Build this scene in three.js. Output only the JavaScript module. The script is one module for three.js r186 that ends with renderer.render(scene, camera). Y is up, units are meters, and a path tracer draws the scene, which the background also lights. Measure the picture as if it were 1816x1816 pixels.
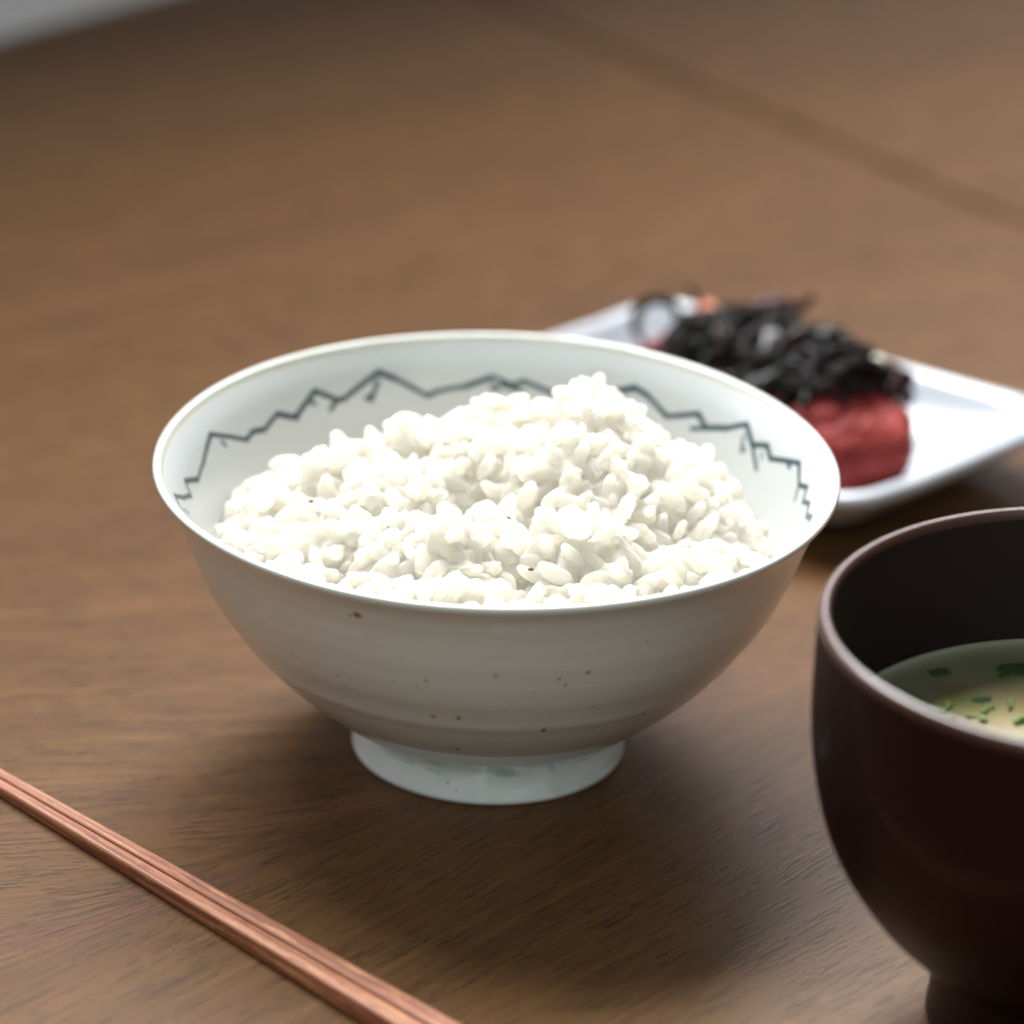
import * as THREE from 'three';
import { ImprovedNoise } from 'three/addons/math/ImprovedNoise.js';
import { mergeGeometries, mergeVertices } from 'three/addons/utils/BufferGeometryUtils.js';
import { RectAreaLightUniformsLib } from 'three/addons/lights/RectAreaLightUniformsLib.js';

// ---------------------------------------------------------------- camera, light, exposure
const MM = 0.001;                                   // shapes are drawn in millimetres
const scene = new THREE.Scene();
const camera = new THREE.PerspectiveCamera(13.9303, 1, 0.05, 20);
{
  const F = new THREE.Vector3(0.00383273, -0.41116393, -0.91155336), R = new THREE.Vector3(0.99937133, 0.03370377, -0.01100041), U = new THREE.Vector3(-0.03524576, 0.91093813, -0.41103462);
  camera.matrixAutoUpdate = true;
  camera.position.set(0, 0.33301132, 0.6414989);
  camera.quaternion.setFromRotationMatrix(new THREE.Matrix4().makeBasis(R, U, F.clone().negate()));
}
camera.focus = 0.674;
camera.userData.fStop = 9.2;

RectAreaLightUniformsLib.init();
function areaLight(name, color, intensity, w, h, at, facing) {
  const l = new THREE.RectAreaLight(new THREE.Color(...color), intensity, w, h);
  l.name = name; l.position.set(...at); l.lookAt(at[0] + facing[0], at[1] + facing[1], at[2] + facing[2]); scene.add(l);
  return l;
}
// the window beside the table's far left edge, a second one farther left, and an unseen fill light added behind the camera
areaLight('window_light', [0.97, 0.99, 1.01], 35, 0.8, 0.6, [-0.05, 0.8, -0.48], [0.58, 0.06, 0.8]);
areaLight('side_window_light', [0.82, 0.91, 1.0], 1.8, 1.1, 1.0, [-1.6, 0.9, -0.8], [1.6, -0.85, 0.8]);
areaLight('far_window_light', [0.88, 0.94, 1.0], 3.0, 1.0, 0.5, [0.75, 1.0, -2.1], [-0.75, -1.0, 2.1]);
areaLight('front_fill_light', [0.84, 0.98, 0.99], 1.45, 1.6, 1.2, [0.1, 0.9, 1.3], [-0.1, -0.87, -1.3]);
scene.background = new THREE.Color(0.2, 0.199, 0.197);

const renderer = new THREE.WebGLRenderer({ antialias: true });
renderer.setSize(1024, 1024);
renderer.toneMapping = THREE.LinearToneMapping;
renderer.toneMappingExposure = 1;
renderer.shadowMap.enabled = true;

// ---------------------------------------------------------------- helpers
let seed = 1;
function reseed(n) { seed = n | 0; }
function rnd() { seed = (seed + 0x6d2b79f5) | 0; let t = Math.imul(seed ^ (seed >>> 15), 1 | seed); t = (t + Math.imul(t ^ (t >>> 7), 61 | t)) ^ t; return ((t ^ (t >>> 14)) >>> 0) / 4294967296; }
const rr = (a, b) => a + (b - a) * rnd();
const perlin = new ImprovedNoise(), N3 = (x, y, z = 0) => perlin.noise(x + 31.7, y + 17.3, z + 5.9);
const sstep = (a, b, x) => { const t = Math.min(1, Math.max(0, (x - a) / (b - a))); return t * t * (3 - 2 * t); };
const lerp = (a, b, t) => a + (b - a) * t;
function table1(pairs, x) {
  if (x <= pairs[0][0]) return pairs[0][1];
  for (let i = 1; i < pairs.length; i++) if (x <= pairs[i][0]) return lerp(pairs[i - 1][1], pairs[i][1], (x - pairs[i - 1][0]) / (pairs[i][0] - pairs[i - 1][0]));
  return pairs[pairs.length - 1][1];
}
const taken = new Map();
function numbered(name) { const n = taken.get(name) ?? 0; taken.set(name, n + 1); return n ? name + '_' + String(n).padStart(3, '0') : name; }
function tag(o, label, category, group, kind) { if (label) o.userData.label = label; if (category) o.userData.category = category; if (group) o.userData.group = group; if (kind) o.userData.kind = kind; return o; }
function thing(name, label, category, [x, y, z] = [0, 0, 0], group) {
  const g = new THREE.Group(); g.name = numbered(name); g.position.set(x * MM, y * MM, z * MM); scene.add(g);
  return tag(g, label, category, group);
}
function part(name, geo, material, parent, inMM = true) {
  if (inMM) geo.scale(MM, MM, MM);
  const m = new THREE.Mesh(geo, material); m.name = numbered(name); m.castShadow = m.receiveShadow = true; parent.add(m); return m;
}
// A turned shape from a profile [[r, y], ...]; wobble(angle, k) may move a point. Angle 0 is straight behind (-z), positive to the right (+x). uv: v = vOf(k, r, y).
function turned(profile, segs, wobble, vOf) {
  const n = profile.length, pos = [], uv = [], idx = [];
  for (let j = 0; j <= segs; j++) {
    const a = (j / segs) * 2 * Math.PI - Math.PI;
    for (let k = 0; k < n; k++) {
      const [dr, dy] = wobble ? wobble(a, k) : [0, 0], r = Math.max(0, profile[k][0] + dr), y = profile[k][1] + dy;
      pos.push(r * Math.sin(a), y, -r * Math.cos(a)); uv.push(j / segs, vOf ? vOf(k, r, y) : k / (n - 1));
    }
  }
  for (let j = 0; j < segs; j++) for (let k = 0; k < n - 1; k++) {
    const a = j * n + k, b = a + n;
    idx.push(a, a + 1, b, b, a + 1, b + 1);
  }
  const g = new THREE.BufferGeometry();
  g.setAttribute('position', new THREE.Float32BufferAttribute(pos, 3)); g.setAttribute('uv', new THREE.Float32BufferAttribute(uv, 2)); g.setIndex(idx); g.computeVertexNormals();
  const nn = g.attributes.normal;                    // join the two ends of the turn
  for (let k = 0; k < n; k++) {
    const e = segs * n + k, v = new THREE.Vector3(nn.getX(k) + nn.getX(e), nn.getY(k) + nn.getY(e), nn.getZ(k) + nn.getZ(e)).normalize();
    nn.setXYZ(k, v.x, v.y, v.z); nn.setXYZ(e, v.x, v.y, v.z);
  }
  return g;
}
// the stretch of a turned shape between profile points k0 and k1, keeping its normals
function stretch(g, n, segs, k0, k1) {
  const p = g.attributes.position, q = g.attributes.normal, t = g.attributes.uv, m = k1 - k0 + 1, pos = [], nor = [], uv = [], idx = [];
  for (let j = 0; j <= segs; j++) for (let k = k0; k <= k1; k++) { const i = j * n + k; pos.push(p.getX(i), p.getY(i), p.getZ(i)); nor.push(q.getX(i), q.getY(i), q.getZ(i)); uv.push(t.getX(i), t.getY(i)); }
  for (let j = 0; j < segs; j++) for (let k = 0; k < m - 1; k++) { const a = j * m + k, b = a + m; idx.push(a, a + 1, b, b, a + 1, b + 1); }
  const o = new THREE.BufferGeometry();
  o.setAttribute('position', new THREE.Float32BufferAttribute(pos, 3)); o.setAttribute('normal', new THREE.Float32BufferAttribute(nor, 3)); o.setAttribute('uv', new THREE.Float32BufferAttribute(uv, 2)); o.setIndex(idx);
  return o;
}
function spline(points, n) {                         // a smooth profile through [[r, y], ...]
  const c = new THREE.CatmullRomCurve3(points.map(([a, b]) => new THREE.Vector3(a, b, 0)), false, 'centripetal');
  return c.getSpacedPoints(n).map((p) => [p.x, p.y]);
}
function canvasTexture(c, srgb = true, mirror = false) {
  const t = new THREE.CanvasTexture(c);
  if (srgb) t.colorSpace = THREE.SRGBColorSpace;
  t.wrapS = t.wrapT = mirror ? THREE.MirroredRepeatWrapping : THREE.RepeatWrapping;
  t.magFilter = THREE.LinearFilter;
  return t;
}
function makeCanvas(w, h, fill) { const c = document.createElement('canvas'); c.width = w; c.height = h; const g = c.getContext('2d'); g.fillStyle = fill; g.fillRect(0, 0, w, h); return [c, g]; }

// ---------------------------------------------------------------- the floor far below the table's far edge
{
  const g = new THREE.PlaneGeometry(12, 12, 1, 1); g.rotateX(-Math.PI / 2);
  const f = new THREE.Mesh(g, new THREE.MeshStandardMaterial({ color: new THREE.Color(0.9, 0.89, 0.88), roughness: 0.9 }));
  f.name = 'floor'; f.position.set(0, -0.7, -2); f.receiveShadow = true; tag(f, 'pale blurred floor beyond the far table edge', 'floor', null, 'structure'); scene.add(f);
}

// ---------------------------------------------------------------- the table: two boards of brown open-pored wood with a groove between them
const TX0 = -155, TX1 = 155, TZ0 = -470, TZ1 = 120;  // millimetres of table covered by one texture
const grainAngle = (x, z) => {
  const v = (x + 43) * -0.64 + (z - 45) * -0.77;      // distance from the line along which the grain turns
  const turn = sstep(-15, 17, v) * (1 - 0.75 * sstep(60, 200, v));
  return (lerp(-50, -10, turn) + 4 * N3(x / 60, z / 60, 1) + 1 * N3(x / 20, z / 20, 2)) * Math.PI / 180;
};
function woodTextures() {
  reseed(11);
  const S = 2048, [c, g] = makeCanvas(S, S, 'rgb(96,67,38)'), [cb, b] = makeCanvas(S, S, 'rgb(200,200,200)');
  const kx = S / (TX1 - TX0), kz = S / (TZ1 - TZ0);
  const path = (ctx, x, z, len, wobble) => {
    ctx.beginPath(); ctx.moveTo((x - TX0) * kx, (z - TZ0) * kz);
    const n = Math.max(2, Math.ceil(len / 3)), st = len / n; let dev = 0;
    for (let i = 0; i < n; i++) { dev = dev * 0.8 + rr(-1, 1) * wobble; const a = grainAngle(x, z) + dev; x += Math.cos(a) * st; z += Math.sin(a) * st; ctx.lineTo((x - TX0) * kx, (z - TZ0) * kz); }
    ctx.stroke();
  };
  g.lineCap = b.lineCap = 'round';
  for (let i = 0; i < 900; i++) {                    // broad tonal figure
    const d = rnd() < 0.5; g.strokeStyle = d ? 'rgba(70,46,26,0.035)' : 'rgba(148,106,64,0.035)'; g.lineWidth = rr(10, 34); path(g, rr(TX0 - 30, TX1), rr(TZ0, TZ1 + 30), rr(40, 160), 0.01);
  }
  for (let i = 0; i < 5200; i++) {                   // growth lines
    const d = rnd() < 0.6; g.strokeStyle = d ? `rgba(${62 + rr(0, 12) | 0},44,25,${rr(0.02, 0.075).toFixed(3)})` : `rgba(144,106,64,${rr(0.025, 0.085).toFixed(3)})`; g.lineWidth = rr(2, 8); path(g, rr(TX0 - 30, TX1), rr(TZ0, TZ1 + 30), rr(20, 90), 0.02);
  }
  for (let i = 0; i < 14000; i++) {                  // fibres
    const d = rnd() < 0.55; g.strokeStyle = d ? `rgba(60,42,24,${rr(0.03, 0.13).toFixed(3)})` : `rgba(152,112,70,${rr(0.03, 0.11).toFixed(3)})`; g.lineWidth = rr(0.8, 2.2); path(g, rr(TX0 - 20, TX1), rr(TZ0, TZ1 + 20), rr(8, 36), 0.03);
  }
  for (let i = 0; i < 110000; i++) {                  // open pores
    const x = rr(TX0 - 5, TX1), z = rr(TZ0, TZ1 + 5);
    if (N3(x / 9, z / 9, 8) + 0.25 < rr(-0.3, 0.6)) continue;
    const len = 0.7 + 7 * rnd() ** 2.2, w = rr(0.5, 1.25), keep = seed;
    g.strokeStyle = `rgba(40,24,13,${rr(0.18, 0.52).toFixed(3)})`; g.lineWidth = w; path(g, x, z, len, 0.008);
    seed = keep; b.strokeStyle = `rgba(40,40,40,${rr(0.4, 0.9).toFixed(3)})`; b.lineWidth = w * 1.25; path(b, x, z, len, 0.008);
  }
  return [canvasTexture(c, true, true), canvasTexture(cb, false, true)];
}
{
  const [map, bump] = woodTextures();
  const wood = new THREE.MeshPhysicalMaterial({ map, bumpMap: bump, bumpScale: 0.00009, roughness: 0.46, specularIntensity: 0.26 });
  const t = thing('dining_table', 'brown open-pored wooden table top under all the dishes', 'table');
  const board = (outline) => {
    const s = new THREE.Shape(outline.map(([x, z]) => new THREE.Vector2(x, -z)));
    const g = new THREE.ExtrudeGeometry(s, { depth: 24, bevelEnabled: true, bevelThickness: 1.2, bevelSize: 1.2, bevelOffset: -1.2, bevelSegments: 3 });
    g.rotateX(-Math.PI / 2); g.translate(0, -25.2, 0);
    const p = g.attributes.position, uv = g.attributes.uv;
    for (let i = 0; i < p.count; i++) uv.setXY(i, (p.getX(i) - TX0) / (TX1 - TX0), 1 - (p.getZ(i) - TZ0) / (TZ1 - TZ0));
    part('board', g, wood, t);
  };
  // the far edge runs through (-129,-366) and (-86,-416); the groove through (3,-417) and (120,-270)
  const E = (s) => [-89 + 0.656 * s, -426 - 0.755 * s], G = (s, o = 0) => [2.8 + 0.622 * s + 0.782 * o, -417 + 0.783 * s - 0.622 * o];
  board([E(70), E(-60), E(-500), [-520, 500], [700, 480], G(820, -1), G(-66, -1)]);
  board([E(76), G(-66, 1.5), G(820, 1.5), [1300, 0], [640, -800], E(360)]);
}

// ---------------------------------------------------------------- the white rice bowl with a painted ridge of mountains
const RIM = 52.87;
const outerWall = [[21.4, 7.9], [23.0, 8.3], [25.6, 9.0], [28.6, 10.4], [31.7, 13], [36.3, 17], [39.3, 20], [42.6, 24], [45.5, 28], [48.1, 32], [50.0, 36], [51.6, 40], [53.0, 44], [54.7, 48], [56.0, 50.2], [57.5, 52.15]];
const innerWall = [[55.94, 52.1], [54.3, 50], [53.05, 48], [51.4, 44], [49.9, 40], [48.2, 36], [46.3, 32], [43.6, 28], [40.6, 24], [37.3, 20], [34.2, 17], [28.6, 12.8], [20, 10], [0.01, 8.6]];
const wallRadius = (y) => table1([...innerWall].reverse().map(([r, h]) => [h, r]), y);
function paintedWall() {                              // (angle from the back in degrees, height in mm), as the line runs on the glaze
  reseed(5);
  const W = 2048, H = 200, Y0 = 20, Y1 = 52, [c, g] = makeCanvas(W, H, 'rgb(195,198,198)');
  const px = (a) => ((a + 180) / 360) * W, py = (y) => (1 - (y - Y0) / (Y1 - Y0)) * H;
  for (let i = 0; i < 60; i++) { g.fillStyle = `rgba(150,120,80,${rr(0.05, 0.2)})`; g.beginPath(); g.arc(rr(0, W), rr(0, H), rr(0.6, 1.4), 0, 7); g.fill(); }
  g.lineCap = g.lineJoin = 'round';
  const line = (pts, w = 1) => {
    for (let k = 0; k < 3; k++) {
      g.strokeStyle = k < 2 ? 'rgba(24,58,68,0.8)' : 'rgba(12,32,40,0.6)';
      for (let i = 1; i < pts.length; i++) {
        g.lineWidth = w * (k < 2 ? rr(3.6, 6.4) : rr(2.2, 4.6)); g.beginPath();
        const x0 = px(pts[i - 1][0]), y0 = py(pts[i - 1][1]), x1 = px(pts[i][0]), y1 = py(pts[i][1]);
        g.moveTo(x0 + rr(-0.4, 0.4), y0 + rr(-0.4, 0.4)); g.quadraticCurveTo((x0 + x1) / 2 + rr(-1.2, 1.2), (y0 + y1) / 2 + rr(-1, 1), x1, y1); g.stroke();
      }
    }
  };
  const fill = (pts) => { g.fillStyle = 'rgba(24,50,56,0.85)'; g.beginPath(); pts.forEach(([a, y], i) => (i ? g.lineTo(px(a), py(y)) : g.moveTo(px(a), py(y)))); g.closePath(); g.fill(); };
  line([[-178, 46], [-170, 44.6], [-163, 47.8], [-156, 44.9], [-149, 46.4], [-143, 44.2], [-134, 48.4], [-127, 45.2], [-120, 46.6], [-114, 47.0], [-107, 48.6], [-101.9, 49.4], [-94.5, 46.0], [-88.1, 43.8], [-88.2, 46.4], [-80.7, 43.9], [-75.6, 45.1], [-69.2, 47.8], [-63.5, 45.6], [-58.8, 43.7], [-56.6, 44.4], [-53.1, 43.9], [-48.7, 45.5], [-46.1, 44.5], [-44.4, 44.0], [-38.6, 47.2], [-33.9, 44.9], [-32.3, 44.9], [-24.2, 48.2], [-21.3, 47.0], [-14.7, 43.5], [-12.4, 44.2], [-6.9, 44.8], [-1.6, 46.4], [2.6, 45.2], [4.5, 45.9], [10.5, 44.3], [12.1, 44.4], [18, 46.2], [22, 45.6], [26.9, 47.4], [29.9, 46.6], [33.5, 44.8], [34.8, 44.1], [41.7, 46.2], [44.3, 44.6]]);
  line([[41.2, 43.5], [44.4, 44.4], [49.7, 45.9], [54.1, 47.9], [57.7, 45.5], [61.7, 42.5]]);
  line([[57.7, 45.5], [62, 46.8], [64.6, 45.4], [74.8, 48.4], [79.3, 46.2], [80.7, 44.1]]);
  line([[79.3, 46.2], [83.6, 47.5], [85.4, 45.6], [90.1, 47.1], [92.6, 46.0], [99.1, 48.2], [104, 45.0], [112, 47.6], [121, 44.4], [130, 47], [138, 45], [146, 48.2], [153, 45], [160, 46.6], [168, 44.2], [176, 46.8], [182, 46]]);
  line([[-24.7, 46.8], [-26.4, 43.9]], 0.8); fill([[-25.4, 45.4], [-26.6, 43.4], [-28.4, 44.4]]);
  line([[-35.8, 43.7], [-33.9, 44.9]], 0.9); line([[-39.6, 45.5], [-39.3, 45.2]], 0.9); line([[-66.5, 45.8], [-65.7, 44.7]], 0.7); line([[-44.8, 44.1], [-43.9, 43.7]], 0.9);
  line([[54.6, 46.1], [55.0, 44.4]], 0.6); fill([[55, 44.9], [55.1, 43.2], [56.8, 44.0]]); line([[61.2, 45.3], [62, 44.3]], 0.6); line([[71.2, 46.8], [72.4, 46.6]], 0.8);
  line([[-1.6, 44.9], [-0.6, 44.5]], 1.1); line([[0.3, 45.2], [2.6, 44.7], [4.9, 43.7]], 0.9); line([[-103, 47.5], [-99, 45.5], [-96, 43.8]], 0.6); line([[101, 46.6], [97, 43.4]], 0.4);
  const t = canvasTexture(c);
  return [t, (k, r, y) => (y - Y0) / (Y1 - Y0)];
}
function footGlaze() {
  reseed(19);
  const W = 1024, H = 96, [c, g] = makeCanvas(W, H, 'rgb(232,236,233)');
  for (let i = 0; i < 260; i++) { g.fillStyle = `rgba(${['206,220,212', '238,232,230', '196,204,190', '244,246,248'][Math.floor(rnd() * 4)]},${rr(0.1, 0.35).toFixed(2)})`; g.beginPath(); g.ellipse(rr(0, W), rr(0, H), rr(6, 46), rr(4, 22), 0, 0, 7); g.fill(); }
  for (let i = 0; i < 150; i++) { g.fillStyle = `rgba(132,150,138,${rr(0.08, 0.3).toFixed(2)})`; g.beginPath(); g.ellipse(rr(0, W), rr(0, 26), rr(4, 34), rr(1.5, 6), 0, 0, 7); g.fill(); }
  for (let i = 0; i < 14; i++) { g.fillStyle = 'rgba(96,100,80,0.5)'; g.beginPath(); g.arc(rr(0, W), rr(4, H), rr(0.8, 1.8), 0, 7); g.fill(); }
  return canvasTexture(c);
}
function speckledGlaze() {
  reseed(17);
  const W = 2048, H = 300, [c, g] = makeCanvas(W, H, 'rgb(204,205,197)');
  const px = (a) => ((a + 180) / 360) * W, py = (y) => (1 - y / 54) * H;
  for (let i = 0; i < 260; i++) { g.strokeStyle = `rgba(${rnd() < 0.5 ? '196,184,160' : '240,238,230'},${rr(0.04, 0.12)})`; g.lineWidth = rr(2, 8); const y = rr(0, H), x = rr(0, W); g.beginPath(); g.moveTo(x, y); g.lineTo(x + rr(60, 420), y + rr(-1.5, 1.5)); g.stroke(); }
  const spot = (a, y, s, al) => { g.fillStyle = `rgba(112,78,34,${al})`; g.beginPath(); g.ellipse(px(a), py(y), s * rr(1, 1.5), s * rr(0.8, 1.2), rr(0, 3), 0, 7); g.fill(); g.fillStyle = `rgba(128,102,62,${al * 0.35})`; g.beginPath(); g.ellipse(px(a), py(y), s * 2.3, s * 1.8, 0, 0, 7); g.fill(); };
  for (const [a, y, s, al] of [[-157.3, 47.8, 2.4, 0.8], [-155.8, 47.3, 1.2, 0.5], [168.1, 24.4, 2.0, 0.85], [162.3, 38.2, 1.7, 0.5], [167.6, 37.3, 1.5, 0.4], [166.2, 35.8, 1.4, 0.4], [-168.6, 27.2, 2, 0.35], [-173.9, 27.4, 2.2, 0.5], [-172.2, 17.6, 2.3, 0.6], [179, 38.4, 2, 0.25], [144.4, 24.5, 2.2, 0.4], [-168.4, 36, 1.6, 0.3], [177, 30, 1.5, 0.2], [-150, 33, 1.4, 0.25], [152, 43, 1.4, 0.2]]) spot(a, y, s, al);
  for (let i = 0; i < 110; i++) spot(rr(-180, 180), rr(8, 50), rr(0.5, 1.3), rr(0.06, 0.28));
  return canvasTexture(c);
}
{
  const t = thing('rice_bowl', 'white porcelain rice bowl with a thin dark mountain line painted inside', 'bowl');
  const outer = spline(outerWall, 70), inner = spline(innerWall, 70), segs = 180;
  const rim = []; for (let k = 1; k < 7; k++) { const a = Math.PI * (k / 7); rim.push([56.72 + 0.78 * Math.cos(a), 52.2 + 0.72 * Math.sin(a) ** 0.8]); }
  const profile = [...outer, ...rim, ...inner], n = profile.length, nOut = outer.length + rim.length + 2;
  const [wallMap, wallV] = paintedWall();
  const shape = turned(profile, segs, (a, k) => {
    const y = profile[k][1], out = k < outer.length ? 1 : 0, up = sstep(8, 52, y);
    const ridge = out * (0.025 * Math.sin(y * 1.5 + 0.5 * Math.sin(a)) + 0.3 * Math.exp(-(((y - 24.6) / 1.3) ** 2)) + 0.2 * Math.exp(-(((y - 15.5) / 1.0) ** 2))) * (0.7 + 0.3 * Math.sin(a * 2 + 1));
    return [ridge + up * (0.22 * Math.sin(a * 2 + 0.7) + 0.1 * Math.sin(a * 3)), up * (0.22 * Math.sin(a * 2 + 2) + 0.1 * Math.sin(a * 5))];
  }, (k, r, y) => (k < nOut ? y / 54 : wallV(k, r, y)));
  const glaze = { roughness: 0.28, clearcoat: 0.35, clearcoatRoughness: 0.12 };
  part('body', stretch(shape, n, segs, 0, nOut - 1), new THREE.MeshPhysicalMaterial({ map: speckledGlaze(), ...glaze }), t);
  part('inner_wall', stretch(shape, n, segs, nOut - 1, n - 1), new THREE.MeshPhysicalMaterial({ map: wallMap, ...glaze }), t);
  const foot = spline([[19.5, 3], [20.6, 0.5], [21.8, 0.0], [22.9, 0.1], [23.4, 0.6], [23.1, 2.5], [22.4, 5.2], [21.9, 7.2], [21.6, 7.9], [21.0, 8.6]], 40);
  part('foot_ring', turned(foot, segs, (a, k) => [0.08 * Math.sin(a * 3 + k * 0.1) + 0.05 * N3(a * 2, k * 0.2), 0]), new THREE.MeshPhysicalMaterial({ map: footGlaze(), ...glaze, roughness: 0.32 }), t);
}

// ---------------------------------------------------------------- the cooked rice: grains over a lumpy mass
const ridgeTop = [[-50, 37], [-46, 41], [-43, 42.4], [-36, 44], [-31, 44.8], [-26, 46], [-20, 50], [-14, 51.2], [-11, 51.8], [-8.5, 53.4], [2, 53.9], [9.3, 53.2], [11.3, 58.6], [20, 58], [25, 53.4], [28.5, 50], [34, 49.4], [37.5, 45.4], [42, 41], [48, 37]];
const pits = [[-4.7, 9, 5.5, 8.5], [24, 17, 6, 5], [32, 16, 5, 4], [2, 38, 4.5, 5], [-16, 39, 4.5, 4], [-24, 29, 5, 4], [8, 16, 4, 3.5], [20, -18, 3.5, 3], [-30, 14, 5, 2.6], [44, 22, 3.5, 4], [-13, -8, 4, 3]];
const heaps = [[20, -26, 8, 2.2], [0, -22, 9, 1.5], [-17, -12, 8, 1.5], [-34, 6, 6, 1.5], [4.5, 1, 6.5, 3.2], [28, -2, 7, 3], [-8.5, 25, 7, 3], [13, 25, 7, 3.2], [34, 27, 6, 2.6], [-26, 14, 6, 2.4], [-17, 10, 6, 2.6]];
function riceHeight(x, z) {
  const r = Math.hypot(x, z), t = sstep(-16, 46, z);
  let h = lerp(table1(ridgeTop, x), 48.6 - 0.0014 * x * x, t);
  if (z < -16) h -= ((-16 - z) * 0.45 + 0.012 * (z + 16) ** 2);
  h -= 5.5 * sstep(38, 50, r) * (1 - sstep(15, 44, z) * 0.75);
  for (const [px, pz, s, d] of pits) h -= d * Math.exp(-((x - px) ** 2 + (z - pz) ** 2) / (s * s));
  for (const [px, pz, s, d] of heaps) h += d * Math.exp(-((x - px) ** 2 + (z - pz) ** 2) / (s * s));
  const lumps = Math.abs(N3(x / 13, z / 13, 3)) * 7.0 - 2.6 + 1.8 * N3(x / 6.2, z / 6.2, 7);
  return h + lumps * 0.95;
}
{
  reseed(23);
  const rice = new THREE.MeshPhysicalMaterial({ color: new THREE.Color(0.985, 0.968, 0.928), roughness: 0.985, transmission: 0.93, clearcoat: 0.45, clearcoatRoughness: 0.32 });
  const massMaterial = new THREE.MeshPhysicalMaterial({ color: new THREE.Color(0.985, 0.965, 0.915), roughness: 0.985, transmission: 0.94, clearcoat: 0.4, clearcoatRoughness: 0.35 });
  const t = thing('cooked_rice', 'mound of steamed white rice heaped above the rim of the porcelain bowl', 'rice');
  const inside = (x, z, y, gap) => Math.hypot(x, z) < wallRadius(y) - gap;
  const shapes = [];
  for (let v = 0; v < 10; v++) {                     // ten shapes of grain: plump, slightly bent, blunt at one end
    const g = new THREE.SphereGeometry(1, 16, 14); g.rotateZ(Math.PI / 2);
    const p = g.attributes.position, L = rr(2.5, 3.15), b = rr(1.24, 1.44), c = rr(1.1, 1.26), bend = rr(-0.5, 0.5), s0 = rr(0, 50);
    for (let i = 0; i < p.count; i++) {
      let x = p.getX(i), y = p.getY(i), z = p.getZ(i);
      const q = Math.hypot(y, z), e = Math.pow(Math.max(0, 1 - Math.abs(x) ** 2.9), 0.5) / Math.max(q, 1e-4); if (q > 1e-4) { y *= e; z *= e; }
      const notch = 1 - 0.14 * Math.exp(-(((x - 0.72) / 0.2) ** 2)), w = 1 + 0.1 * N3(x * 1.6 + s0, y * 1.3, z * 1.3);
      p.setXYZ(i, x * L, y * b * w * notch * (1 - 0.1 * x) + bend * x * x * 1.3, z * c * w * notch);
    }
    const m = mergeVertices((() => { g.deleteAttribute('uv'); g.deleteAttribute('normal'); return g; })(), 1e-4); m.computeVertexNormals(); m.scale(MM, MM, MM); m.userData.half = [L, (b + c) / 2]; shapes.push(m);
  }
  const grains = [], up = new THREE.Vector3(), M = new THREE.Matrix4();
  const cell = new Map(), key = (x, z) => Math.floor(x / 4) + ',' + Math.floor(z / 4);
  const tryPlace = (min, lift0, lift1, tilt) => {
    const a = rr(0, 2 * Math.PI), r = 50 * Math.sqrt(rnd()), x = r * Math.sin(a), z = -r * Math.cos(a), y = riceHeight(x, z);
    if (!inside(x, z, y, 1.6)) return;
    for (let i = -1; i <= 1; i++) for (let j = -1; j <= 1; j++) for (const o of cell.get((Math.floor(x / 4) + i) + ',' + (Math.floor(z / 4) + j)) ?? []) if ((o[0] - x) ** 2 + (o[1] - z) ** 2 + (o[2] - y) ** 2 < min * min) return;
    const e = 0.6, nx = riceHeight(x - e, z) - riceHeight(x + e, z), nz = riceHeight(x, z - e) - riceHeight(x, z + e);
    up.set(nx, 2 * e, nz).normalize();
    const lift = rr(lift0, lift1), P = new THREE.Vector3(x, y, z).addScaledVector(up, lift);
    if (!inside(P.x, P.z, P.y, 1.6) && P.y < 51) return;
    const k = key(x, z); if (!cell.has(k)) cell.set(k, []); cell.get(k).push([x, z, y]);
    const d = new THREE.Vector3(rr(-1, 1), rr(-1, 1), rr(-1, 1)).normalize(); d.addScaledVector(up, -d.dot(up)).normalize().addScaledVector(up, Math.tan(rr(-tilt, tilt))).normalize();
    const s = new THREE.Vector3().crossVectors(d, up).normalize(), n = new THREE.Vector3().crossVectors(s, d), sc = rnd() < 0.12 ? rr(0.62, 0.8) : rr(0.84, 1.06);
    M.makeBasis(d, n, s).scale(new THREE.Vector3(sc, sc, sc)).setPosition(P.x * MM, P.y * MM, P.z * MM);
    grains.push({ m: M.clone(), P, d: d.clone(), sc, near: P.z * 0.9 + P.y * 1.2 + lift * 4 - (Math.hypot(P.x, P.z) > 46 ? 6 : 0), v: Math.floor(rnd() * shapes.length) });
  };
  for (let i = 0; i < 12000; i++) tryPlace(2.15, -0.7, 0.4, 0.6);
  cell.clear();
  for (let i = 0; i < 3600; i++) tryPlace(4.0, 0.2, 1.7, 0.95);
  grains.sort((a, b) => b.near - a.near);
  {                                                  // the sticky rice between the grains: one skin that joins all of them (surface nets over a grid)
    const st = 0.5, X0 = -53, Y0 = 30, nx = Math.ceil(106 / st), ny = Math.ceil(36 / st), nz = nx, K = 0.24, f = new Float32Array(nx * ny * nz), H = new Float32Array(nx * nz);
    const id = (i, j, k) => (k * ny + j) * nx + i;
    for (let k = 0; k < nz; k++) for (let i = 0; i < nx; i++) { const x = X0 + i * st, z = X0 + k * st, h = riceHeight(x, z) - 0.6; H[k * nx + i] = h; for (let j = 0; j < ny; j++) f[id(i, j, k)] = Math.exp(-Math.max(-8, Math.min(12, (Y0 + j * st - h) * 0.8)) / K); }
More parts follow.
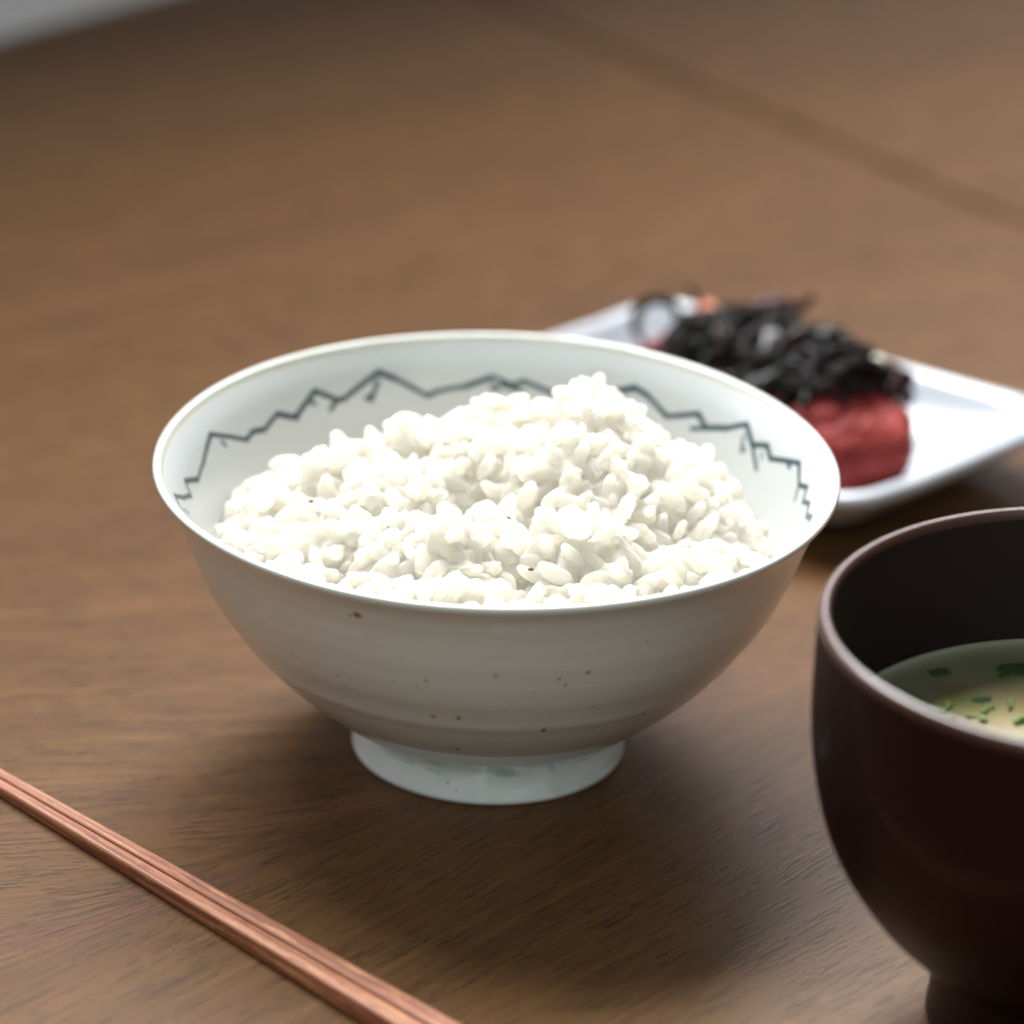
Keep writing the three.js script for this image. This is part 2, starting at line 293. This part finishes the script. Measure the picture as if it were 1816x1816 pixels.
    for (const q of grains) {
      const [L, B] = shapes[q.v].userData.half, a = L * q.sc, b = B * q.sc, c = q.P, R = a + 2;
      const lo = (v, o) => Math.max(0, Math.floor((v - R - o) / st)), hi = (v, o, n) => Math.min(n - 1, Math.ceil((v + R - o) / st));
      for (let k = lo(c.z, X0); k <= hi(c.z, X0, nz); k++) for (let j = lo(c.y, Y0); j <= hi(c.y, Y0, ny); j++) for (let i = lo(c.x, X0); i <= hi(c.x, X0, nx); i++) {
        const x = X0 + i * st - c.x, y = Y0 + j * st - c.y, z = X0 + k * st - c.z, t = x * q.d.x + y * q.d.y + z * q.d.z, r2 = Math.max(0, x * x + y * y + z * z - t * t);
        const e = Math.sqrt((t * t) / (a * a) + r2 / (b * b)), e2 = Math.sqrt((t * t) / (a ** 4) + r2 / (b ** 4)), dd = e2 > 1e-6 ? (e * (e - 1)) / e2 : -b;
        f[id(i, j, k)] += Math.exp(-(dd + 0.06) / K);
      }
    }
    for (let k = 0; k < nz; k++) for (let j = 0; j < ny; j++) for (let i = 0; i < nx; i++) {
      const n = id(i, j, k), x = X0 + i * st, y = Y0 + j * st, z = X0 + k * st; let v = -K * Math.log(f[n]);
      v = Math.max(v, (Math.hypot(x, z) - (y < 52 ? wallRadius(y) - 0.5 : 51)) * 0.8); f[n] = v;
    }
    const cellOf = new Int32Array(nx * ny * nz).fill(-1), pos = [], idx = [];
    const C = [[0, 0, 0], [1, 0, 0], [0, 1, 0], [1, 1, 0], [0, 0, 1], [1, 0, 1], [0, 1, 1], [1, 1, 1]], E = [[0, 1], [2, 3], [4, 5], [6, 7], [0, 2], [1, 3], [4, 6], [5, 7], [0, 4], [1, 5], [2, 6], [3, 7]];
    for (let k = 0; k < nz - 1; k++) for (let j = 0; j < ny - 1; j++) for (let i = 0; i < nx - 1; i++) {
      const v = C.map(([a, b, c]) => f[id(i + a, j + b, k + c)]); let neg = 0; for (const q of v) if (q < 0) neg++;
      if (neg === 0 || neg === 8) continue;
      let x = 0, y = 0, z = 0, n = 0;
      for (const [a, b] of E) if (v[a] < 0 !== v[b] < 0) { const t = v[a] / (v[a] - v[b]); x += C[a][0] + t * (C[b][0] - C[a][0]); y += C[a][1] + t * (C[b][1] - C[a][1]); z += C[a][2] + t * (C[b][2] - C[a][2]); n++; }
      cellOf[id(i, j, k)] = pos.length / 3; pos.push(X0 + (i + x / n) * st, Y0 + (j + y / n) * st, X0 + (k + z / n) * st);
    }
    const quad = (a, b, c, d, flip) => { if (a < 0 || b < 0 || c < 0 || d < 0) return; if (flip) idx.push(a, c, b, a, d, c); else idx.push(a, b, c, a, c, d); };
    for (let k = 1; k < nz - 1; k++) for (let j = 1; j < ny - 1; j++) for (let i = 1; i < nx - 1; i++) {
      const s0 = f[id(i, j, k)] < 0;
      if (s0 !== f[id(i + 1, j, k)] < 0) quad(cellOf[id(i, j - 1, k - 1)], cellOf[id(i, j, k - 1)], cellOf[id(i, j, k)], cellOf[id(i, j - 1, k)], !s0);
      if (s0 !== f[id(i, j + 1, k)] < 0) quad(cellOf[id(i - 1, j, k - 1)], cellOf[id(i - 1, j, k)], cellOf[id(i, j, k)], cellOf[id(i, j, k - 1)], !s0);
      if (s0 !== f[id(i, j, k + 1)] < 0) quad(cellOf[id(i - 1, j - 1, k)], cellOf[id(i, j - 1, k)], cellOf[id(i, j, k)], cellOf[id(i - 1, j, k)], !s0);
    }
    const g = new THREE.BufferGeometry(); g.setAttribute('position', new THREE.Float32BufferAttribute(pos, 3)); g.setIndex(idx); g.computeVertexNormals();
    part('rice_mass', g, massMaterial, t);
  }
  const rest = [];
  grains.forEach((q, i) => {
    if (i < 300) { const m = new THREE.Mesh(shapes[q.v], rice); m.name = numbered('rice_grain'); m.castShadow = m.receiveShadow = true; q.m.decompose(m.position, m.quaternion, m.scale); t.add(m); } else rest.push(shapes[q.v].clone().applyMatrix4(q.m));
  });
  const fleck = new THREE.MeshPhysicalMaterial({ color: new THREE.Color(0.16, 0.1, 0.045), roughness: 0.7 });
  for (const [x, z] of [[20, -15], [1.5, 18], [5.5, 34], [-30, 8]]) {
    let best = null; for (const q of grains) if (!best || Math.hypot(q.P.x - x, q.P.z - z) - q.P.y * 0.3 < Math.hypot(best.P.x - x, best.P.z - z) - best.P.y * 0.3) best = q;
    const g = new THREE.SphereGeometry(1, 10, 8); g.scale(0.5, 0.28, 0.3); g.translate(best.P.x, best.P.y + 1.25, best.P.z + 0.6); part('bran_fleck', g, fleck, t);
  }
  const r = part('packed_rice_grains', mergeGeometries(rest), rice, t, false); r.userData.kind = 'stuff';
}

// ---------------------------------------------------------------- the dark lacquer bowl and its soup
const SX = 90.6, SZ = 86.1;
{
  reseed(31);
  const t = thing('soup_bowl', 'dark brown lacquered soup bowl cut off by the right picture edge', 'bowl', [SX, 0, SZ]);
  const out = spline([[21.2, 12.4], [24.6, 13.2], [27.4, 16], [30.6, 19], [33.1, 22], [35.2, 25], [37.1, 28], [39.2, 32.5], [40.9, 38], [41.9, 43], [42.6, 49], [42.8, 55], [42.8, 60], [42.7, 66.2]], 60);
  const inn = spline([[40.7, 66.4], [40.7, 60], [40.6, 54], [40.2, 48], [39.2, 42], [37.0, 34], [33, 26], [25, 20], [12, 17.5], [0.01, 17]], 60);
  const rim = []; for (let k = 0; k <= 8; k++) { const a = Math.PI * (k / 8); rim.push([41.7 + 1.0 * Math.cos(a), 66.6 + 1.3 * Math.sin(a)]); }
  const profile = [...out, ...rim, ...inn], n = profile.length, shape = turned(profile, 160);
  const lacquer = new THREE.MeshPhysicalMaterial({ color: new THREE.Color(0.010, 0.0008, 0.0018), roughness: 0.5, specularIntensity: 0.3, clearcoat: 0.16, clearcoatRoughness: 0.1 });
  const inside = new THREE.MeshPhysicalMaterial({ color: new THREE.Color(0.012, 0.005, 0.005), roughness: 0.6, specularIntensity: 0.5, clearcoat: 0.06, clearcoatRoughness: 0.4 });
  const worn = new THREE.MeshPhysicalMaterial({ color: new THREE.Color(0.06, 0.018, 0.012), roughness: 0.4, clearcoat: 0.35, clearcoatRoughness: 0.25 });
  const a = out.length - 1, b = out.length + rim.length;
  part('body', stretch(shape, n, 160, 0, a), lacquer, t);
  part('rim', stretch(shape, n, 160, a, b), worn, t);
  part('inner_wall', stretch(shape, n, 160, b, n - 1), inside, t);
  part('foot_ring', turned(spline([[17, 2], [18.5, 0.2], [21.2, 0.1], [22.0, 0.8], [21.8, 4], [21.5, 8], [21.5, 12.8]], 30), 160), lacquer, t);
}
{
  reseed(37);
  const t = thing('miso_soup', 'cloudy miso soup with green scallion inside the dark lacquer bowl', 'soup', [SX, 44.6, SZ]);
  const S = 768, [c, g] = makeCanvas(S, S, 'rgb(112,110,90)'), k = S / 84, P = (x, z) => [(x + 42) * k, (z + 42) * k];
  const blot = (x, z, r, col, al) => { const [u, v] = P(x, z), q = g.createRadialGradient(u, v, 0, u, v, r * k); q.addColorStop(0, `rgba(${col},${al})`); q.addColorStop(1, `rgba(${col},0)`); g.fillStyle = q; g.fillRect(u - r * k, v - r * k, 2 * r * k, 2 * r * k); };
  for (let i = 0; i < 90; i++) { const a = rr(0, 6.3), r = 30 * Math.sqrt(rnd()); blot(r * Math.cos(a), r * Math.sin(a), rr(5, 11), rnd() < 0.5 ? '146,142,112' : '134,118,82', 0.16); }
  for (let i = 0; i < 40; i++) blot(rr(-24, 12), rr(-26, -10), rr(3, 7), rnd() < 0.6 ? '158,112,52' : '96,92,56', 0.22);
  for (let i = 0; i < 60; i++) blot(rr(-22, 22), rr(-16, 14), rr(3, 8), '160,154,126', 0.15);
  for (let i = 0; i < 26; i++) blot(rr(-34, 30), rr(-36, -24), rr(3, 7), '92,98,66', 0.2);
  for (const [x, z, r] of [[-18, -19, 5], [-15, -17, 3.5], [-21, -20, 3], [-10, -30, 7], [-4, -29, 5], [6, -28, 6], [-22, -28, 4], [-27, -20, 4], [2, -20, 4], [12, -24, 6], [20, 0, 6], [-6, -18, 3]]) for (let k = 0; k < 5; k++) blot(x + rr(-2, 2), z + rr(-1.5, 1.5), r * rr(0.5, 0.9), '88,104,46', 0.2);
  for (let i = 0; i < 50; i++) blot(rr(-26, 6), rr(-14, 6), rr(4, 9), '156,150,118', 0.13);
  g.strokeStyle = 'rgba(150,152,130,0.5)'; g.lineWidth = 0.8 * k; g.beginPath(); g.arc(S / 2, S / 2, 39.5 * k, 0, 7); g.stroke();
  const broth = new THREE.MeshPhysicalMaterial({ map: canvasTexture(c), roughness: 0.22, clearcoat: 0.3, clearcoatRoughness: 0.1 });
  const profile = []; for (let i = 0; i <= 40; i++) { const q = i / 40, r = 39.75 * q; profile.push([Math.max(0.01, r), 1.7 * Math.exp(-(39.9 - r) / 1.0)]); }
  const gB = turned(profile.reverse(), 120); const p = gB.attributes.position, uv = gB.attributes.uv;
  for (let i = 0; i < p.count; i++) uv.setXY(i, (p.getX(i) + 42) / 84, 1 - (p.getZ(i) + 42) / 84);
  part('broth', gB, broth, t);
  const onion = [new THREE.MeshPhysicalMaterial({ color: new THREE.Color(0.15, 0.21, 0.06), roughness: 0.8, specularIntensity: 0.4 }), new THREE.MeshPhysicalMaterial({ color: new THREE.Color(0.2, 0.25, 0.1), roughness: 0.8, specularIntensity: 0.4 })];
  const weed = new THREE.MeshPhysicalMaterial({ color: new THREE.Color(0.035, 0.06, 0.02), roughness: 0.7, specularIntensity: 0.25 });
  const spots = [[-19, -14.5], [-16.5, -13.4], [-14, -16], [-9, -12], [-7.5, -10.2], [-6, -12.5], [-21.5, -17], [-11.5, -18], [-3.5, -15.5], [-15, -6.4], [-3, -14], [2, -8], [8, -15], [-5, -3], [12, -4], [6, 4], [-14, 2], [16, 8], [-2, 12], [20, -10]];
  for (const [x, z] of spots) {
    const R = rr(0.9, 1.6), ring = new THREE.TorusGeometry(R, rr(0.4, 0.7), 8, 20, rr(0.9, 4.4)); { const q = ring.attributes.position, s0 = rr(0, 50); for (let i = 0; i < q.count; i++) { const X = q.getX(i), Y = q.getY(i); q.setXY(i, X + 0.9 * N3(X * 0.6 + s0, Y * 0.6, s0), Y + 0.9 * N3(X * 0.6, Y * 0.6 + s0, s0 + 9)); } } ring.scale(1, rr(0.6, 1), 1.3); ring.rotateX(Math.PI / 2 + rr(-0.3, 0.3)); ring.rotateY(rr(0, 6)); ring.translate(x, -0.05, z);
    part('scallion_ring', ring, onion[rnd() < 0.6 ? 0 : 1], t);
  }
  for (const [x, z, s] of [[-9, -31, 3.2], [-4, -27, 2.4], [-21, -29, 1.8], [6, -26, 2.6], [-15, -20, 1.6], [18, -8, 3]]) {
    const w = new THREE.SphereGeometry(1, 22, 12), q = w.attributes.position, s0 = rr(0, 90);
    for (let i = 0; i < q.count; i++) { const X = q.getX(i), Y = q.getY(i), Z = q.getZ(i), f = 1 + 0.8 * N3(X * 1.7 + s0, Z * 1.7, s0); q.setXYZ(i, X * s * f, Y * 0.3 + 0.15 * N3(X * 2, Z * 2, s0 + 4), Z * s * 0.62 * f); }
    w.computeVertexNormals(); w.rotateY(rr(-0.6, 0.6)); w.translate(x, 0.02, z);
    part('wakame_piece', w, weed, t);
  }
}

// ---------------------------------------------------------------- the white side plate with roe and kelp
{
  reseed(41);
  const t = thing('side_plate', 'white rectangular plate behind the rice bowl carrying red roe', 'plate');
  const C = [[33, -182.5], [116, -126], [66, -74], [-17, -130.5]], cx = 49.5, cz = -127.4;
  const A = [(C[1][0] - C[0][0]) / 2, (C[1][1] - C[0][1]) / 2], B = [(C[3][0] - C[0][0]) / 2, (C[3][1] - C[0][1]) / 2];
  // rounded outline in the plate's own slanted axes; inset in mm
  const la = Math.hypot(...A), lb = Math.hypot(...B);
  const at = (phi, inset, y) => {
    const ca = Math.cos(phi), sa = Math.sin(phi), e = 2 / 8.5, u = Math.sign(ca) * Math.pow(Math.abs(ca), e), v = Math.sign(sa) * Math.pow(Math.abs(sa), e), fu = (la - inset) / la, fv = (lb - inset) / lb;
    return [cx + A[0] * u * fu + B[0] * v * fv, y + 0.5 * N3(u * 2, v * 2, 3) + (y > 6 ? 1.2 * (Math.abs(u) * Math.abs(v)) ** 3 : 0), cz + A[1] * u * fu + B[1] * v * fv];
  };
  const prof = [[22, 0.4], [17, 0], [15.5, 0.4], [11, 2.6], [6, 6], [2.4, 9.0], [0.6, 10.8], [0, 12.0], [0.5, 13.0], [1.7, 13.4], [3.0, 13.0], [4.2, 11.9], [6.2, 9.4], [9, 6.9], [12.5, 4.9], [18, 4.1], [26, 3.9], [33, 3.8], [lb - 0.2, 3.8]];
  const sm = spline(prof, 70), n = sm.length, segs = 200, pos = [], idx = [];
  for (let j = 0; j < segs; j++) for (let k = 0; k < n; k++) pos.push(...at((j / segs) * 2 * Math.PI, sm[k][0], sm[k][1]));
  for (let j = 0; j < segs; j++) for (let k = 0; k < n - 1; k++) { const a = j * n + k, b = ((j + 1) % segs) * n + k; idx.push(a, b, a + 1, b, b + 1, a + 1); }
  const g = new THREE.BufferGeometry(); g.setAttribute('position', new THREE.Float32BufferAttribute(pos, 3)); g.setIndex(idx); g.computeVertexNormals();
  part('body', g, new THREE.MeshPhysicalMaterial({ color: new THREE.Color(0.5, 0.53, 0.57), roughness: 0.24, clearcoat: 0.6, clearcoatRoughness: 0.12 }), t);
}
const roePath = new THREE.CatmullRomCurve3([[30, 13, -141], [39, 16.5, -134], [50, 18.5, -122], [61, 18.5, -110], [68, 16.5, -101], [74, 15.5, -91]].map((p) => new THREE.Vector3(...p)));
const roeRadius = [[0, 3], [0.06, 8], [0.2, 12], [0.5, 14.6], [0.8, 14.8], [0.93, 12], [0.98, 7], [1, 0.5]];
{
  reseed(43);
  const t = thing('cod_roe', 'red lump of salted cod roe lying on the white plate', 'cod roe');
  const nu = 150, nv = 110, pos = [], idx = [], col = [];
  for (let i = 0; i <= nu; i++) {
    const u = i / nu, c = roePath.getPointAt(u), T = roePath.getTangentAt(u), s = new THREE.Vector3(-T.z, 0, T.x).normalize(), up = new THREE.Vector3().crossVectors(T, s).normalize(); if (up.y < 0) up.negate();
    const R = 15.0 * Math.sqrt(Math.max(0, 1 - Math.abs(2 * u - 1) ** 3.6)) + 0.05;
    for (let j = 0; j < nv; j++) {
      const a = (j / nv) * 2 * Math.PI, bl = (v) => Math.sign(v) * Math.abs(v) ** 0.86, q = c.clone().addScaledVector(s, bl(Math.cos(a)) * R * 0.98).addScaledVector(up, bl(Math.sin(a)) * R * 0.92);
      const w = 1.6 * N3(q.x / 9, q.y / 9, q.z / 9) + 0.8 * N3(q.x / 3.5, q.y / 3.5, q.z / 3.5) + 0.55 * N3(q.x / 1.2, q.y / 1.2, q.z / 1.2);
      q.addScaledVector(s, Math.cos(a) * w).addScaledVector(up, Math.sin(a) * w); q.y = 4 + (q.y - 4) * 0.84; q.y = Math.max(q.y, 4.0 + 0.02 * Math.abs(w)); pos.push(q.x, q.y, q.z);
      const f = Math.min(1, Math.max(0, 0.5 + 0.9 * N3(q.x / 7, q.y / 5, q.z / 7) + 0.5 * N3(q.x / 1.6, q.y / 1.6, q.z / 1.6))); col.push(lerp(0.20, 0.35, f), lerp(0.014, 0.052, f), lerp(0.012, 0.044, f));
    }
  }
  for (let i = 0; i < nu; i++) for (let j = 0; j < nv; j++) { const a = i * nv + j, b = i * nv + (j + 1) % nv; idx.push(a, b, a + nv, b, b + nv, a + nv); }
  const g = new THREE.BufferGeometry(); g.setAttribute('position', new THREE.Float32BufferAttribute(pos, 3)); g.setIndex(idx); g.computeVertexNormals();
  g.setAttribute('color', new THREE.Float32BufferAttribute(col, 3));
  part('roe_sac', g, new THREE.MeshPhysicalMaterial({ vertexColors: true, roughness: 0.7, specularIntensity: 0.4, clearcoat: 0.2, clearcoatRoughness: 0.4 }), t);
}
{
  reseed(47);
  const t = thing('kelp_topping', 'dark tangle of simmered kelp strips heaped over the red roe', 'kelp');
  const kelp = [[0.006, 0.005, 0.004], [0.010, 0.006, 0.005], [0.007, 0.008, 0.005], [0.035, 0.008, 0.012]].map((c) => new THREE.MeshPhysicalMaterial({ color: new THREE.Color(...c), roughness: 0.6, specularIntensity: 0.15, clearcoat: 0.3, clearcoatRoughness: 0.08 }));
  const strip = (pts, w, th, m, twist0 = 0, twist = 0) => {
    const c = new THREE.CatmullRomCurve3(pts), n = 22, pos = [], idx = [], f = c.computeFrenetFrames(n, false);
    for (let i = 0; i <= n; i++) {
      const q = c.getPointAt(i / n), taper = 0.35 + 0.65 * Math.sin(Math.PI * Math.min(0.92, Math.max(0.08, i / n))), a0 = twist0 + twist * (i / n), X = f.normals[i].clone().multiplyScalar(Math.cos(a0)).addScaledVector(f.binormals[i], Math.sin(a0)), Y = new THREE.Vector3().crossVectors(f.tangents[i], X);
      for (let j = 0; j < 10; j++) { const a = (j / 10) * 2 * Math.PI, p = q.clone().addScaledVector(X, Math.cos(a) * w * taper).addScaledVector(Y, Math.sin(a) * th + 0.25 * w * Math.cos(a) ** 2 * N3(i * 0.3, w * 7, 1)); pos.push(p.x, p.y, p.z); }
    }
    for (let i = 0; i < n; i++) for (let j = 0; j < 10; j++) { const a = i * 10 + j, b = i * 10 + (j + 1) % 10; idx.push(a, a + 10, b, b, a + 10, b + 10); }
    for (const e of [0, n]) for (let j = 1; j < 9; j++) idx.push(e * 10, e * 10 + (e ? j : j + 1), e * 10 + (e ? j + 1 : j));
    const g = new THREE.BufferGeometry(); g.setAttribute('position', new THREE.Float32BufferAttribute(pos, 3)); g.setIndex(idx); g.computeVertexNormals();
    part('kelp_strip', g, m, t);
  };
  for (let i = 0; i < 230; i++) {
    const u = i < 180 ? rr(0.14, 0.84) : rr(0.14, 0.4), c = roePath.getPointAt(u), T = roePath.getTangentAt(u), s = new THREE.Vector3(-T.z, 0, T.x), R = table1(roeRadius, u), layer = rnd();
    let a = rr(-1.15, 1.15); if (u > 0.6) a = rr(-0.9, 0.75);
    const pts = []; let du = rr(-0.055, 0.055), da = rr(-0.28, 0.28);
    for (let k = 0; k < 5; k++) {
      const uu = Math.min(0.93, Math.max(0, u + du * (k - 2) * 0.55)), cc = roePath.getPointAt(uu), aa = a + da * (k - 2) * 0.8 + rr(-0.1, 0.1), h = table1(roeRadius, uu) * 0.97 + 0.6 + layer * 4.4 * (1 - uu * 0.35) + rr(-1.3, 1.3);
      const p = new THREE.Vector3(cc.x, cc.y, cc.z).addScaledVector(s, Math.sin(aa) * h * 1.05); p.y += Math.cos(aa) * h; p.y = 4 + (p.y - 4) * 0.84; p.y = Math.max(p.y, 6); pts.push(p);
    }
    strip(pts, rr(1.1, 3.2), rr(0.4, 0.8), kelp[rnd() < 0.14 ? 3 : Math.floor(rnd() * 3)], rr(0, 3), rr(-1.4, 1.4));
  }
  // the loop and the loose ends that stand up along the top
  const V = (...p) => new THREE.Vector3(...p);
  strip([V(31, 14, -146), V(27.5, 17.5, -147), V(27, 22, -148), V(30.5, 25, -148), V(34.5, 24, -147), V(36, 20, -146), V(34, 16, -145)], 1.2, 0.5, kelp[0], 1.5, 0.2);
  strip([V(36.5, 21.5, -142), V(38.5, 24.5, -143), V(39, 27, -144), V(37, 29.2, -145)], 1.2, 0.5, kelp[0]);
  strip([V(44, 26, -137), V(49, 28, -136), V(55, 28.5, -135), V(59, 30, -134), V(61.5, 32.5, -134)], 1.5, 0.6, kelp[3], 0.5, 0.8);
  strip([V(46, 27, -136), V(51, 29.5, -136), V(56, 30, -135), V(60, 29.5, -134)], 1.5, 0.5, kelp[3], 0.2, 1);
  strip([V(57, 26, -116), V(63, 29, -114), V(68, 28, -110), V(72, 24, -106), V(74, 18, -103)], 2.8, 0.7, kelp[2], 0.4, 0.8);
  strip([V(54, 27, -121), V(60, 30, -118), V(66, 30.5, -114), V(71, 28, -110)], 2.8, 0.8, kelp[2], 0.2, 0.6);
  const glintM = new THREE.MeshPhysicalMaterial({ color: new THREE.Color(0.86, 0.8, 0.68), roughness: 0.4, clearcoat: 0.5 });  // pale beads: the glints on the wet kelp, put in as light-coloured shapes
  for (const [x, y, z] of [[59.4, 30.6, -120], [72.9, 30.0, -108], [60.8, 28.6, -112], [51, 28, -126]]) {
    const g = new THREE.SphereGeometry(1, 14, 10); g.scale(1.6, 0.7, 1.0); g.rotateX(0.5); g.rotateY(rr(0, 3)); g.translate(x, y, z); part('kelp_glint', g, glintM, t);
  }
  const flake = new THREE.MeshPhysicalMaterial({ color: new THREE.Color(0.55, 0.12, 0.06), roughness: 0.4, clearcoat: 0.4 });
  { const g = new THREE.SphereGeometry(1, 14, 10); g.scale(2.4, 1.6, 3.2); g.rotateZ(0.6); g.translate(40.5, 25.5, -142); part('red_flake', g, flake, t); }
}

// ---------------------------------------------------------------- the pair of chopsticks
{
  reseed(53);
  const W = 1024, H = 256, [c, g] = makeCanvas(W, H, 'rgb(192,132,88)');
  for (let i = 0; i < 1900; i++) { const d = rnd(); g.strokeStyle = d < 0.4 ? `rgba(98,44,26,${rr(0.08, 0.42)})` : d < 0.8 ? `rgba(222,172,124,${rr(0.06, 0.25)})` : `rgba(150,66,52,${rr(0.06, 0.3)})`; g.lineWidth = rr(1.5, 9); const x = rr(-200, W), y = rr(0, H), l = rr(40, 420); g.beginPath(); g.moveTo(x, y); g.bezierCurveTo(x + l / 3, y + rr(-3, 3), x + l / 1.5, y + rr(-3, 3), x + l, y + rr(-4, 4)); g.stroke(); }
  for (let i = 0; i < 900; i++) { g.strokeStyle = `rgba(70,30,18,${rr(0.15, 0.5)})`; g.lineWidth = rr(0.8, 2.4); const x = rr(0, W), y = rr(0, H); g.beginPath(); g.moveTo(x, y); g.lineTo(x + rr(5, 34), y + rr(-0.6, 0.6)); g.stroke(); }
  const map = canvasTexture(c, true, true);
  const wood = new THREE.MeshPhysicalMaterial({ map, roughness: 0.58, clearcoat: 0.04, clearcoatRoughness: 0.4 });
  const d = [0.68, 0.733], nrm = [0.733, -0.68], side = (l) => 1.85 + 0.0165 * l;
  const stick = (k, label) => {                       // k = 0: the near one, 1: the far one
    const o = thing('chopstick', label, 'chopstick', [0, 0, 0], 'pair of reddish wooden chopsticks');
    const n = 60, m = 32, pos = [], uv = [], idx = [], L = 225, x0 = -80.8 - 14 * d[0], z0 = 26.2 - 14 * d[1];
    for (let i = 0; i <= n; i++) {
      const l = (i / n) * L, end = Math.min(1, Math.sqrt(Math.min(l, L - l) / 0.8 + 0.02)), s = side(l), h = s / 2;
      const off = k ? 1.5 * s + 0.3 : 0.5 * s, bx = x0 + d[0] * l + nrm[0] * off, bz = z0 + d[1] * l + nrm[1] * off;
      for (let j = 0; j <= m; j++) {
        const a = (j / m) * 2 * Math.PI, ca = Math.cos(a), sa = Math.sin(a), e = 2 / (3.6 + 3 * sstep(10, 60, l)), u = Math.sign(ca) * Math.abs(ca) ** e * h * end, v = Math.sign(sa) * Math.abs(sa) ** e * h * end;
        pos.push(bx + nrm[0] * u, h + v + 0.02, bz + nrm[1] * u); uv.push(l / 130 + k * 0.37, j / m + k * 0.21);
      }
    }
    for (let i = 0; i < n; i++) for (let j = 0; j < m; j++) { const a = i * (m + 1) + j, b = a + m + 1; idx.push(a, a + 1, b, b, a + 1, b + 1); }
    const q = new THREE.BufferGeometry(); q.setAttribute('position', new THREE.Float32BufferAttribute(pos, 3)); q.setAttribute('uv', new THREE.Float32BufferAttribute(uv, 2)); q.setIndex(idx); q.computeVertexNormals();
    part('shaft', q, wood, o);
  };
  stick(0, 'reddish wooden chopstick lying on the side away from the rice bowl');
  stick(1, 'reddish wooden chopstick lying on the side next to the rice bowl');
}

renderer.render(scene, camera);
